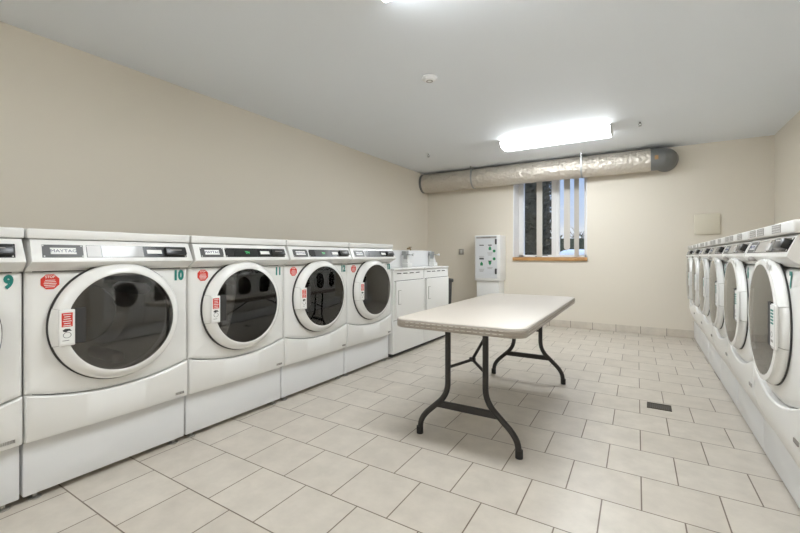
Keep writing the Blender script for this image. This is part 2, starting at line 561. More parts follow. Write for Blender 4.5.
def make_kick(side):
    bm = bmesh.new()
    xs = [-HW, -HW + .004, -HW + .012] + [-HW + .012 + (2 * HW - .024) * i / 24 for i in range(1, 24)] + [HW - .012, HW - .004, HW]
    def yf(x):
        d = HW - abs(x)
        r = .012
        e = 0 if d >= r else r - math.sqrt(max(0, r * r - (r - d) ** 2))
        return -.008 * (1 - (x / HW) ** 2) - .004 + e
    cols = []
    for x in xs:
        zt, zb = smile(x) - .0015, KB
        y = yf(x)
        low = [(x, .05, zb), (x, y + .006, zb), (x, y, zb + .008)] if side < 0 else [(x, .12, zb - .012), (x, y + .095, zb - .012), (x, y + .088, zb), (x, y + .045, zb + .075), (x, y + .015, zb + .135), (x, y + .002, zb + .19)]
        cols.append([bm.verts.new(p) for p in low + [(x, y, zt - .006), (x, y + .005, zt), (x, .05, zt)]])
    for A, B in zip(cols[:-1], cols[1:]):
        for k in range(len(A) - 1): bm.faces.new((A[k], A[k + 1], B[k + 1], B[k]))
    bm.faces.new(cols[0]); bm.faces.new(cols[-1])
    return finish(bm, 'kick_panel', 40)

def on_slope(x, s, d=0.0):
    return Vector((x, LIPY, LIPZ)) + UP * s + NR * d
def slope_plate(name, x0, x1, s0, s1, d0, d1, skew=0.0, mi=None):
    bm = bmesh.new()
    v = []
    for d in (d0, d1):
        for x, s in ((x0, s0), (x1, s0), (x1 + skew, s1), (x0 + skew, s1)):
            v.append(bm.verts.new(on_slope(x, s, d)))
    for f in ((0, 1, 2, 3), (4, 5, 6, 7), (0, 1, 5, 4), (1, 2, 6, 5), (2, 3, 7, 6), (3, 0, 4, 7)):
        bm.faces.new([v[i] for i in f])
    return finish(bm, name, 30, False)

def make_console():
    bm = bmesh.new()
    f0 = FTOP + .0045
    prof = [(.06, f0), (.004, f0), (.0, f0 + .0075), (LIPY * .54, LIPZ - .028), (LIPY * .89, LIPZ - .018), (LIPY - .002, LIPZ - .010), (LIPY, LIPZ), (TOPY, TOPZ), (TOPY + .004, 1.1625), (.06, 1.1625)]
    ins = [0, 0, 0, .002, .004, .005, .006, .010, .010, .0]
    prism_x(bm, prof, -HW, HW, inset=ins)
    return finish(bm, 'console', 28)

PROTO = {}
def proto(side):
    """side=-1: handle on the left (dryers); +1: handle on the right (washers)"""
    set_kind(side)
    P = []   # (key, name, mesh, material, parent key)
    # chassis
    bm = bmesh.new()
    z0, z1, yb = BZ, 1.164, .70
    fy = .026 if side < 0 else .10
    for sx in (-1, 1):
        a_, b_ = sorted((sx * (HW - .004), sx * (HW - .03)))
        box(bm, a_, b_, .026, yb, SM0 - .05, z1)
        box(bm, a_, b_, fy, yb, z0, SM0 - .05)
    box(bm, -HW + .03, HW - .03, yb - .02, yb, z0, z1)
    box(bm, -HW + .03, HW - .03, fy + .04, yb, z0, z0 + .02)
    box(bm, -HW + .03, HW - .03, .06, yb, z1 - .02, z1)
    P.append(('chassis', 'chassis', finish(bm, 'chassis'), 'white', None))
    # dark plate standing in for shade in the panel seams, door opening left free
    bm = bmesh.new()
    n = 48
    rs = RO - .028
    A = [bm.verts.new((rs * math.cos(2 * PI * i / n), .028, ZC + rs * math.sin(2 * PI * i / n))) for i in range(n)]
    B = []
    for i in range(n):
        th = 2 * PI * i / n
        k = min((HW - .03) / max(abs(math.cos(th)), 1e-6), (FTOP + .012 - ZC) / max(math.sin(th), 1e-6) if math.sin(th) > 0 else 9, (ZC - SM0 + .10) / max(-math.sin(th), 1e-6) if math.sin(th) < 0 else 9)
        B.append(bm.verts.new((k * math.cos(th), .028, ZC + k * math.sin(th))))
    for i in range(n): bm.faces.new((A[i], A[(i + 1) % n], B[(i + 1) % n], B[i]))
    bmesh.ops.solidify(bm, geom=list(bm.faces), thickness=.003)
    P.append(('seam_shade', 'seam_shade', finish(bm, 'seam_shade'), 'gasket_and_shade', None))
    P.append(('front', 'front_panel', make_front_panel(), 'white', None))
    P.append(('kick', 'kick_panel', make_kick(side), 'white', None))
    P.append(('console', 'console', make_console(), 'white', None))
    bm = bmesh.new()
    box(bm, -HW + .001, HW - .001, -.022, .70, 1.166, 1.210, .007, 3)
    P.append(('lid', 'lid', finish(bm, 'lid'), 'white', None))
    if side < 0:
        py = .036
        bm = bmesh.new()
        box(bm, -HW + .002, HW - .002, py, .69, .030, .268, .005, 2)
        P.append(('ped', 'pedestal', finish(bm, 'pedestal'), 'ped', None))
        for sx in (-1, 1):
            for yy in (py + .030, .64):
                bm = bmesh.new()
                lathe(bm, [(0, .0005), (.024, .0005), (.024, .006), (.009, .010), (.009, .0295), (0, .0295)], 20, 'z', (sx * (HW - .05), yy, 0))
                P.append((f'foot{sx}{yy}', 'levelling_foot', finish(bm, 'levelling_foot'), 'foot', 'ped'))
    # drum
    bm = bmesh.new()
    dq = RO - .286
    lathe(bm, [(.249 + dq, .031), (.249 + dq, .40), (.235 + dq, .42), (.0, .43), (.0, .44), (.245 + dq, .43), (.257 + dq, .41), (.257 + dq, .031), (.249 + dq, .031)], 64, 'y', (0, 0, ZC))
    P.append(('drum', 'drum', finish(bm, 'drum'), 'drum', None))
    bm = bmesh.new()
    for k in range(3):
        th = PI / 2 + .35 + 2 * PI * k / 3
        tmp = bmesh.new()
        box(tmp, -.03, .03, .08, .40, -.247 - dq, -.19 - dq, .02, 3)
        merge(bm, tmp, Matrix.Translation((0, 0, ZC)) @ Matrix.Rotation(th, 4, 'Y'))
    lathe(bm, [(0, .415), (.16, .415), (.17, .425), (0, .426)], 48, 'y', (0, 0, ZC))
    P.append(('baffle', 'baffle', finish(bm, 'baffle'), 'drum_dark', 'drum'))
    # door ring
    bm = bmesh.new()
    lathe(bm, [(RG + .014, -.004), (RO - .007, -.004), (RO, -.014), (RO + .001, -.026), (RO - .004, -.040), (RO - .014, -.053), (RG + .020, -.063), (RG + .009, -.068), (RG + .004, -.0685), (RG, -.067), (RG, -.050), (RG + .008, -.044), (RG + .012, -.006), (RG + .014, -.004)], 96, 'y', (0, 0, ZC))
    P.append(('door', 'door', finish(bm, 'door', 50), 'door_white', None))
    bm = bmesh.new()
    lathe(bm, [(RG + .02, -.003), (RO + GK, -.003), (RO + GK, -.0105), (RG + .02, -.0105), (RG + .02, -.003)], 96, 'y', (0, 0, ZC))
    P.append(('dseal', 'door_gasket', finish(bm, 'door_gasket'), 'gasket_and_shade', 'door'))
    bm = bmesh.new()
    lathe(bm, [(0, -.0745), (.08, -.0736), (.16, -.0712), (RG - .0005, -.0668), (RG - .0005, -.0618), (.16, -.0662), (0, -.0695)], 96, 'y', (0, 0, ZC))
    P.append(('glass', 'door_glass', finish(bm, 'door_glass'), 'glass', 'door'))
    # handle block set in the ring
    bm = bmesh.new()
    sec = [(RG + .005, -.014), (RO + .0015, -.014), (RO + .0025, -.026), (RO - .0025, -.041), (RO - .0125, -.0545), (RG + .021, -.0648), (RG + .009, -.0700), (RG + .002, -.0705), (RG + .002, -.05)]
    cols = []
    base = 0 if side > 0 else PI
    for k in range(13):
        th = base + R(-16.8 + 33.6 * k / 12)
        cols.append([bm.verts.new((r * math.cos(th), y, ZC + r * math.sin(th))) for r, y in sec])
    for A, B in zip(cols[:-1], cols[1:]):
        for i in range(len(sec)): bm.faces.new((A[i], A[(i + 1) % len(sec)], B[(i + 1) % len(sec)], B[i]))
    bm.faces.new(cols[0]); bm.faces.new(cols[-1])
    hb = sorted((side * (RG - .030), side * (RG + .030)))
    box(bm, hb[0], hb[1], -.0765, -.060, ZC - .0815, ZC + .0815, .006, 3)
    P.append(('handle', 'handle', finish(bm, 'handle', 25), 'door_white', 'door'))
    for sg in (-1, 1):
        bm = bmesh.new(); cols = []
        for k in range(2):
            th = base + R(sg * (17.0 + .32 * k))
            cols.append([bm.verts.new((r * math.cos(th), y, ZC + r * math.sin(th))) for r, y in [(sec[0][0], sec[0][1])] + [(r + .0012 * (i < 5), y - .0006 * (i > 2)) for i, (r, y) in enumerate(sec[1:8])] + [sec[8]]])
        A, B = cols
        for i in range(len(sec)): bm.faces.new((A[i], A[(i + 1) % len(sec)], B[(i + 1) % len(sec)], B[i]))
        bm.faces.new(A); bm.faces.new(B)
        P.append((f'hseam{sg}', 'handle_seam', finish(bm, 'handle_seam'), 'label_grey', 'door'))
    bm = bmesh.new()
    gx = sorted((side * (RG - .070), side * (RG - .029)))
    box(bm, gx[0], gx[1], -.0755, -.0725, ZC - .075, ZC + .085, .001, 1)
    P.append(('grip', 'grip_recess', finish(bm, 'grip_recess'), 'gasket_and_shade', 'door'))
    # console inlays
    P.append(('brand', 'brand_plate', slope_plate('brand_plate', -.318, -.168, PS0, PS1, -.002, .002, .004), 'plate', 'console'))
    P.append(('brandlabel', 'brand_label', slope_plate('brand_label', -.288, -.193, PS0 + .016, PS1 - .015, .001, .0028), 'label', 'console'))
    P.append(('ctrl', 'control_panel', slope_plate('control_panel', -.155, .322, PS0, PS1, -.002, .002, .004), 'dark_panel', 'console'))
    P.append(('price', 'price_label', slope_plate('price_label', .115, .190, PS0 + .020, PS1 - .020, .001, .003), 'label', 'console'))
    bm = bmesh.new()
    tmp = bmesh.new(); box(tmp, .204, .318, PS0 + .008, PS1 - .008, 0, .022, .005, 2)
    rot = Matrix(((1, 0, 0, 0), (0, UP.y, NR.y, LIPY), (0, UP.z, NR.z, LIPZ), (0, 0, 0, 1)))
    merge(bm, tmp, rot)
    P.append(('reader', 'card_reader', finish(bm, 'card_reader'), 'black', 'console'))
    bm = bmesh.new()
    tmp = bmesh.new(); box(tmp, .228, .290, PS0 + .032, PS0 + .036, .0215, .0232)
    merge(bm, tmp, rot)
    P.append(('slot', 'card_slot', finish(bm, 'card_slot'), 'label_grey', 'console'))
    bm = bmesh.new(); lathe(bm, [(0, .0035), (.003, .0025), (.003, 0)], 10, 'z')
    sm_ = finish(bm, 'screw'); sm_.transform(Matrix.Rotation(TILT, 4, 'X'))
    for x in (-.311, -.171, -.148, .315):
        for q_ in (PS0 + .006, PS1 - .005):
            me = sm_.copy(); me.transform(Matrix.Translation(on_slope(x, q_, 0)))
            P.append((f'screw{x}{q_}', 'screw', me, 'label', 'console'))
    # barcode sticker
    bm = bmesh.new()
    x, bz = .285, (.298 if side < 0 else .462)
    for i in range(16):
        ww = random.choice((.0009, .0013))
        box(bm, x, x + ww, -.0085, -.0035, bz, bz + .014); x += ww + random.choice((.0018, .0028))
        if x > .333: break
    P.append(('barcode', 'barcode', finish(bm, 'barcode'), 'label_grey', 'kick'))
    if side > 0:
        for key, nm, me, mm, par in P:
            if key in ('door', 'dseal', 'glass', 'handle', 'grip', 'hseam-1', 'hseam1'): me.transform(Matrix.Diagonal((1, YS, 1, 1)))
    return P

def rounded_oct(r):
    return [(r * math.cos(PI / 8 + k * PI / 4), r * math.sin(PI / 8 + k * PI / 4)) for k in range(8)]

EXTRA = {}
def extra_meshes():
    bm = bmesh.new(); prism_y(bm, rounded_oct(.036), -.0022, 0); EXTRA['oct'] = finish(bm, 'stop_sticker', 30, False)
    bm = bmesh.new()
    for k, hw in enumerate((.018, .021, .023, .021, .017)):
        box(bm, -hw, hw, -.0028, -.002, .006 - k * .0075, .0085 - k * .0075)
    EXTRA['octlines'] = finish(bm, 'sticker_print', 30, False)
    # handle sticker (local frame: centre of the handle front)
    bm = bmesh.new(); box(bm, -.0205, .0205, -.0012, 0, -.070, .070, .0005, 1); EXTRA['hs'] = finish(bm, 'warning_sticker', 30, False)
    bm = bmesh.new(); box(bm, -.0165, .0165, -.0018, -.001, .002, .062); EXTRA['hsred'] = finish(bm, 'sticker_red_field', 30, False)
    bm = bmesh.new()
    for k in range(6):
        hw = (.012, .009, .011, .013, .010, .012)[k]
        box(bm, -hw, hw, -.0024, -.0016, .053 - k * .0095, .0562 - k * .0095)
    EXTRA['hsl'] = finish(bm, 'sticker_print', 30, False)
    bm = bmesh.new()
    prism_y(bm, [(-.014, -.012), (-.006, -.006), (.008, -.008), (.014, -.018), (.004, -.016), (-.004, -.021), (-.011, -.018)], -.0018, -.001)
    lathe(bm, [(.011, -.0018), (.0125, -.0018), (.0125, -.001), (.011, -.001), (.011, -.0018)], 24, 'y', (0, 0, -.034))
    box(bm, -.014, .006, -.0018, -.001, -.058, -.056)
    EXTRA['hspic'] = finish(bm, 'sticker_pictogram', 30, False)
    bm = bmesh.new()
    for k in range(5):
        box(bm, -.015, .015, -.0018, -.001, .050 - k * .011, .0565 - k * .011)
    EXTRA['hsgreen'] = finish(bm, 'sticker_print', 30, False)
    bm = bmesh.new()
    lathe(bm, [(.008, -.0018), (.0100, -.0018), (.0100, -.001), (.008, -.001), (.008, -.0018)], 20, 'y', (-.004, 0, -.030))
    box(bm, -.012, .010, -.0018, -.001, -.056, -.048)
    EXTRA['hspic2'] = finish(bm, 'sticker_pictogram', 30, False)
    # grey instruction labels on the washers' lid front
    bm = bmesh.new(); box(bm, -.060, .060, -.0012, 0, -.015, .015); EXTRA['lidlabel'] = finish(bm, 'instruction_label', 30, False)
    bm = bmesh.new()
    x = -.055
    for k in range(3):
        for i in range(6):
            ww = random.uniform(.008, .016)
            box(bm, -.056 + i * .019, -.056 + i * .019 + ww, -.0018, -.001, .008 - k * .009, .0098 - k * .009)
    EXTRA['lidprint'] = finish(bm, 'label_print', 30, False)
    bm = bmesh.new(); box(bm, -.032, .032, -.022, .01, -.011, .011, .008, 3); EXTRA['lockwin'] = finish(bm, 'lock_window', 40)
    bm = bmesh.new(); box(bm, -.022, .022, -.0012, 0, -.014, .014); EXTRA['ringlabel'] = finish(bm, 'ring_label', 30, False)
    bm = bmesh.new()
    for k in range(3): box(bm, -.018, .016 - .004 * k, -.0018, -.001, .005 - k * .008, .0095 - k * .008)
    EXTRA['ringprint'] = finish(bm, 'ring_label_print', 30, False)
extra_meshes()

FRONT = (R(90), 0, 0)
def build_machine(kind, num, loc, rz, label, group, display='dark', digits=None, name='tumble_dryer', cat='dryer'):
    side = -1 if kind == 'dryer' else 1
    if side not in PROTO: PROTO[side] = proto(side)
    set_kind(side)
    root = empty(name, loc, rz)
    tag(root, label, cat, group)
    made = {}
    for key, nm, me, mm, par in PROTO[side]:
        made[key] = link(nm, me, mm, made[par] if par else root)
    cons, door = made['console'], made['door']
    # lettering
    text('MAYTAG', .021, 'navy', cons, on_slope(-.240, (PS0 + PS1) / 2, .0030), (TILT, 0, 0), 'brand_lettering', .0, 1.15)
    tn = text(str(num), .074, 'teal', made['front'], ((.238 if side > 0 else .313) if num < 10 else .302, -.0035, .978 if side < 0 else 1.004), FRONT, 'number_decal', .0042, .80)
    # displays
    if display == 'silver':
        link('display', slope_plate('display', -.092, .095, PS0 + .002, PS1 - .002, .001, .003, .003), 'silver', cons)
        link('coin_cover', slope_plate('coin_cover', -.152, -.096, PS0 + .002, PS1 - .002, .001, .003, .003), 'grey_plate', cons)
    elif display == 'steel':
        link('display', slope_plate('display', -.150, .045, PS0 + .002, PS1 - .002, .001, .003, .003), 'steel', cons)
        link('coin_return', slope_plate('coin_return', .055, .112, PS0 + .004, PS0 + .034, .001, .010, .003), 'silver', cons)
    else:
        link('display', slope_plate('display', -.088, .092, .014, .068, .001, .003, .003), 'black', cons)
        if digits: text(digits, .026, 'led', cons, on_slope(.01, .040, .0034), (TILT, 0, 0), 'display_digits', .0003)
    hx = side * (RG + .0015)
    ang = 0
    hs = link('warning_sticker', EXTRA['hs'], 'label', door)
    hs.location = (hx, -.0764 * YS - (.0006 if side > 0 else 0), ZC + .003)
    hs.scale = (1.22, 1, 1.04)
    if side < 0:
        prints = (('sticker_red_field', 'hsred', 'red'), ('sticker_print', 'hsl', 'label'), ('sticker_pictogram', 'hspic', 'ink'))
        st = link('stop_sticker', EXTRA['oct'], 'red', made['front']); st.location = (-.277, -.0014, .974)
        st2 = link('sticker_print', EXTRA['octlines'], 'label', made['front']); st2.location = st.location
        text('STOP', .015, 'label', made['front'], (-.277, -.0034, .996), FRONT, 'sticker_lettering', .0003)
    else:
        prints = (('sticker_print', 'hsgreen', 'teal'), ('sticker_pictogram', 'hspic2', 'label_grey'))
        for x in (-.255, -.105, .145):
            l = link('instruction_label', EXTRA['lidlabel'], 'label_grey', made['lid']); l.location = (x, -.0222, 1.189)
            l2 = link('label_print', EXTRA['lidprint'], 'label', made['lid']); l2.location = (x, -.0222, 1.189)
        lw = link('lock_window', EXTRA['lockwin'], 'label_grey', made['front']); lw.location = (-.215, -.020, 1.078)
        th = R(62)
        rl = link('ring_label', EXTRA['ringlabel'], 'label', door); rp_ = link('ring_label_print', EXTRA['ringprint'], 'label_grey', door)
        for q in (rl, rp_):
            q.location = ((RG + .026) * math.cos(th), -.0640 * YS, ZC + (RG + .026) * math.sin(th)); q.rotation_euler = (0, R(28), 0)
    for nm, key, mm in prints:
        q = link(nm, EXTRA[key], mm, door); q.location = hs.location; q.scale = hs.scale
    return root

PITCH_L, Y0_L, X_L = 0.728, 0.621, -2.292
GD = 'numbered dryers along the left wall'
for k, (num, disp, dig, lab) in enumerate((
        (9, 'dark', None, 'white front-loading dryer marked 9, cut off by the left edge of the photo'),
        (10, 'silver', None, 'white front-loading dryer marked with green number 10 and shiny silver display'),
        (11, 'dark', 'TH', 'white front-loading dryer marked with green number 11 and lit black display'),
        (12, 'dark', 'TH', 'white front-loading dryer marked with green number 12, between dryers 11 and 13'),
        (13, 'dark', None, 'white front-loading dryer marked 13, last in its row beside the square-door dryers'))):
    yc = Y0_L + PITCH_L * (k - 1) + PITCH_L / 2
    build_machine('dryer', num, (X_L, yc, 0), R(90), lab, GD, disp, dig)

PITCH_R, Y0_R, X_R = 0.710, 1.789, 0.423
GW = 'numbered washers along the right wall'
for k, (num, lab) in enumerate((
        (7, 'white front-loading washer marked 7, nearest the camera in the right row'),
        (6, 'white front-loading washer marked 6, directly behind the washer marked 7'),
        (5, 'white front-loading washer, third from the near end of the right row'),
        (4, 'white front-loading washer, third from the back wall in the right row'),
        (3, 'white front-loading washer, second from the back wall in the right row'),
        (2, 'white front-loading washer closest to the back wall and baseboard'))):
    yc = Y0_R + PITCH_R * (k + .5)
    build_machine('washer', num, (X_R, yc, 0), R(-90), lab, GW, 'steel', None, 'front_loading_washer', 'washer')

# low plinth the washers stand on
pl = empty('plinth', (.528, (1.2 + YB) / 2, 0), R(.55))
tag(pl, 'long low white plinth carrying the right row of washers', 'plinth')
ya, yb_ = 1.80 - pl.location.y, YB - .022 - pl.location.y
bm = bmesh.new(); box(bm, .012, .70, ya, yb_, .014, .238); link('base', finish(bm, 'base'), 'ped', pl)
bm = bmesh.new(); box(bm, .02, .69, ya + .01, yb_ - .01, .0005, .0135); link('toe_recess', finish(bm, 'toe_recess'), 'gasket_and_shade', pl)
k = yb_
while k > ya + .1:
    k2 = max(k - .722, ya)
    bm = bmesh.new(); box(bm, 0, .0115, k2 + .002, k - .002, .016, .238, .003, 2); link('front_panel', finish(bm, 'front_panel'), 'ped', pl)
    k = k2

# ------------------------------------------------------------------ square-door dryers with coin slides
def coin_dryer(yc, label):
    root = empty('coin_dryer', (-2.30, yc, 0), R(90))
    tag(root, label, 'dryer', 'square-door coin dryers in the far left corner')
    hw, zt = .338, .955
    bm = bmesh.new(); box(bm, -hw, hw, 0, .70, .045, zt - .024, .004, 2)
    body = link('cabinet', finish(bm, 'cabinet'), 'white', root)
    bm = bmesh.new(); box(bm, -hw - .002, hw + .002, -.012, .705, zt - .022, zt, .008, 3)
    link('top_panel', finish(bm, 'top_panel'), 'white', root)
    for x in (-.22, -.09, .05, .19):
        bm = bmesh.new(); box(bm, x - .042, x + .042, -.003, .002, zt - .060, zt - .050); link('vent_slot', finish(bm, 'vent_slot'), 'plate', body)
    # toe kick
    bm = bmesh.new(); box(bm, -hw + .01, hw - .01, .035, .68, .012, .0445); link('toe_kick', finish(bm, 'toe_kick'), 'gasket_and_shade', root)
    for sx in (-1, 1):
        bm = bmesh.new(); lathe(bm, [(0, .0005), (.02, .0005), (.02, .008), (.01, .0115), (0, .0115)], 16, 'z', (sx * (hw - .06), .08, 0)); link('levelling_foot', finish(bm, 'levelling_foot'), 'foot', root)
    # door
    zd0, zd1 = .435, .818
    bm = bmesh.new(); box(bm, -hw + .03, hw - .025, -.022, -.001, zd0, zd1, .007, 3)
    d = link('door', finish(bm, 'door'), 'white', root)
    bm = bmesh.new(); box(bm, -hw + .026, hw - .021, -.004, .002, zd1 - .002, zd1 + .005); link('door_seam', finish(bm, 'door_seam'), 'gasket_and_shade', d)
    bm = bmesh.new()
    box(bm, -.272, -.212, -.026, -.021, .568, .722, .002, 1)
    link('handle', finish(bm, 'handle'), 'label_grey', d)
    bm = bmesh.new(); box(bm, -.266, -.218, -.0285, -.0255, .574, .716, .001, 1); link('handle_grip', finish(bm, 'handle_grip'), 'white', d)
    for zz in (.50, .78):
        bm = bmesh.new(); box(bm, hw - .023, hw - .010, -.014, .001, zz - .028, zz + .028, .003, 1); link('hinge', finish(bm, 'hinge'), 'label_grey', d)
    bm = bmesh.new(); box(bm, -hw + .004, hw - .004, -.003, .002, .398, .403); link('access_seam', finish(bm, 'access_seam'), 'label_grey', body)
    # meter case and coin slide on the top
    bm = bmesh.new()
    prism_x(bm, [(.225, zt + .001), (.235, zt + .205), (.33, zt + .205), (.42, zt + .001)], -hw + .02, hw - .03)
    mc = link('meter_case', finish(bm, 'meter_case'), 'ped', root)
    bm = bmesh.new(); box(bm, .20, .305, .14, .224, zt + .0005, zt + .05, .006, 2); prism_x(bm, [(.15, zt + .045), (.185, zt + .17), (.23, zt + .17), (.228, zt + .045)], .225, .28)
    link('coin_box', finish(bm, 'coin_box'), 'white', mc)
    bm = bmesh.new(); box(bm, .205, .30, .13, .232, zt + .145, zt + .158, .002, 1); box(bm, .215, .29, .18, .232, zt + .158, zt + .195, .003, 1); box(bm, .20, .225, .16, .20, zt + .10, zt + .19, .002, 1)
    link('coin_slide', finish(bm, 'coin_slide'), 'galv', mc)
    bm = bmesh.new(); tube(bm, [(.2525,   .135, zt + .152), (.2525, .105, zt + .152)], .006, 10); lathe(bm, [(0, -.012), (.014, -.010), (.016, 0), (.014, .010), (0, .012)], 16, 'y', (.2525, .098, zt + .152))
    link('coin_slide_knob', finish(bm, 'coin_slide_knob'), 'frame', mc)
coin_dryer(3.915, 'white square-door coin dryer standing directly beside round-door dryer 13')
coin_dryer(4.603, 'white square-door coin dryer at the far end, beside the black bin')
# little brass valve on the wall behind
bm = bmesh.new()
tube(bm, [(XL + .002, 5.82, 1.215), (XL + .06, 5.82, 1.215), (XL + .07, 5.82, 1.185)], .014, 10)
lathe(bm, [(.0, .02), (.028, .02), (.028, .034), (0, .034)], 14, 'z', (XL + .06, 5.82, 1.21))
tag(link('wall_valve', finish(bm, 'wall_valve'), 'brass'), 'small brown pipe valve on the left wall above the square-door dryers', 'valve')

# ------------------------------------------------------------------ black bin
bin_ = empty('trash_bin', (-2.76, 5.50, 0))
tag(bin_, 'black plastic bin standing past the last square-door dryer', 'bin')
bm = bmesh.new(); lathe(bm, [(0, .001), (.215, .001), (.242, .70), (.232, .70), (.206, .012), (0, .012)], 40, 'z'); link('body', finish(bm, 'body'), 'bin', bin_)
bm = bmesh.new(); lathe(bm, [(.226, .70), (.262, .70), (.264, .735), (.256, .745), (.226, .745), (.226, .70)], 40, 'z'); link('rim', finish(bm, 'rim'), 'bin', bin_)

# ------------------------------------------------------------------ payment terminal on the back wall
pay = empty('payment_terminal', (-2.228, YB, 0))
tag(pay, 'white wall payment terminal with green arrows on a tall plinth', 'payment machine')
px, d0 = .203, -.312
bm = bmesh.new(); box(bm, -px - .005, px + .015, d0, -.002, .69, 1.425, .012, 3); cab = link('cabinet', finish(bm, 'cabinet'), 'white', pay)
bm = bmesh.new(); box(bm, -px + .02, px - .012, d0 + .03, -.002, .001, .704, .006, 2); link('plinth', finish(bm, 'plinth'), 'white', pay)
bm = bmesh.new(); box(bm, -px + .02, px - .03, d0 - .005, d0 + .003, .73, 1.415, .003, 1); fp = link('front_door', finish(bm, 'front_door'), 'payfront', pay)
bm = bmesh.new(); box(bm, -px + .028, px - .04, d0 - .008, d0 - .004, 1.375, 1.405, .001, 1); link('header_strip', finish(bm, 'header_strip'), 'label_grey', fp)
text('CARD CENTER', .022, 'ink', fp, (-.01, d0 - .0095, 1.389), FRONT, 'header_lettering', .0003)
for x, z, ww, hh in ((-.085, 1.265, .075, .014), (.055, 1.265, .060, .014), (-.085, 1.045, .075, .022), (.055, 1.01, .06, .010)):
    bm = bmesh.new(); box(bm, x - ww / 2, x + ww / 2, d0 - .009, d0 - .004, z - hh / 2, z + hh / 2, .001, 1); link('slot', finish(bm, 'slot'), 'ink', fp)
for x, z, s in ((-.085, .965, 1), (.055, 1.215, 1), (.055, .975, -1)):
    bm = bmesh.new(); prism_y(bm, [(x - .022, z - .03 * s), (x + .022, z - .03 * s), (x + .022, z + .005 * s), (x, z + .035 * s), (x - .022, z + .005 * s)], d0 - .007, d0 - .0045); link('arrow_mark', finish(bm, 'arrow_mark'), 'green', fp)
for x, z in ((.125, 1.17), (.125, 1.045)):
    bm = bmesh.new(); lathe(bm, [(0, -.012), (.02, -.010), (.024, 0)], 20, 'y', (x, d0 - .004, z)); link('button', finish(bm, 'button'), 'green', fp)
for z in (1.32, .845):
    bm = bmesh.new(); box(bm, .138, .168, d0 - .012, d0 - .004, z - .045, z + .045, .008, 2); link('lock', finish(bm, 'lock'), 'plate', fp)
for x, z, n in ((-.085, .875, 3), (.055, .905, 2), (.055, 1.14, 3), (-.085, 1.085, 2)):
    bm = bmesh.new()
    for k in range(n): box(bm, x - .045 + .006 * k, x + .045 - .008 * k, d0 - .0065, d0 - .0045, z - k * .018 - .003, z - k * .018 + .003)
    link('instruction_print', finish(bm, 'instruction_print'), 'label_grey', fp)

# outlet
out_ = empty('wall_outlet', (-2.80, YB, 1.165)); tag(out_, 'square grey steel outlet plate on the back wall left of the terminal', 'outlet')
bm = bmesh.new(); box(bm, -.048, .048, -.008, -.001, -.05, .05, .003, 2); link('cover_plate', finish(bm, 'cover_plate'), 'steel', out_)
bm = bmesh.new(); box(bm, -.017, .017, -.011, -.0075, -.032, .032, .002, 1); link('receptacle', finish(bm, 'receptacle'), 'grey_plate', out_)

# blank cream cover on the back wall
bm = bmesh.new(); box(bm, .508, .775, YB - .022, YB - .001, 1.372, 1.640, .004, 2)
tag(link('cover_panel', finish(bm, 'cover_panel'), 'note'), 'blank square cream cover panel on the back wall above the right row', 'wall panel')

# ------------------------------------------------------------------ folding table
TX, TY, TZ = -.91, 2.90, .73
tab = empty('folding_table', (TX, TY, 0), R(1.0))
tag(tab, 'beige plastic folding table with dark wishbone legs in the room centre', 'table')
def rrect(hx, hy, r, n=8):
    pts = []
    for cx, cy, a0 in ((hx - r, hy - r, 0), (-hx + r, hy - r, 90), (-hx + r, -hy + r, 180), (hx - r, -hy + r, 270)):
        for k in range(n + 1):
            th = R(a0 + 90 * k / n); pts.append((cx + r * math.cos(th), cy + r * math.sin(th)))
    return pts
THX, THY = .38, .93
def slab(bm, layers):
    rings = [[bm.verts.new((x, y, z)) for x, y in rrect(THX - i, THY - i, max(.085 - i, .01))] for i, z in layers]
    n = len(rings[0])
    for A, B in zip(rings[:-1], rings[1:]):
        for k in range(n): bm.faces.new((A[k], A[(k + 1) % n], B[(k + 1) % n], B[k]))
    return rings
bm = bmesh.new()
rg = slab(bm, [(.006, TZ - .004), (.010, TZ - .001), (.016, TZ)])
bm.faces.new(rg[-1]); rg2 = slab(bm, [(.006, TZ - .0042)]); bm.faces.new(rg2[0])
top = link('table_top', finish(bm, 'table_top'), 'table_top', tab)
bm = bmesh.new()
rg = slab(bm, [(.02, TZ - .006), (.003, TZ - .006), (.0, TZ - .010), (.0, TZ - .022), (.003, TZ - .024), (.0, TZ - .026), (.002, TZ - .046), (.006, TZ - .050), (.02, TZ - .050)])
bm.faces.new(rg[0]); bm.faces.new(rg[-1])
rim = link('table_rim', finish(bm, 'table_rim', 40), 'table_rim', tab)
for sx in (0, -1, 1):
    bm = bmesh.new()
    for z in (TZ - .017, TZ - .034):
        k = -THX + .09 if sx == 0 else -THY + .09
        lim = THX - .10 if sx == 0 else THY - .10
        while k < lim:
            if sx == 0: box(bm, k, k + .022, -THY - .0008, -THY + .002, z - .0012, z + .0012)
            else: box(bm, sx * THX - .0015, sx * THX + .0008, k, k + .022, z - .0012, z + .0012)
            k += .034
    link('rim_marks', finish(bm, 'rim_marks'), 'table_dash', rim)
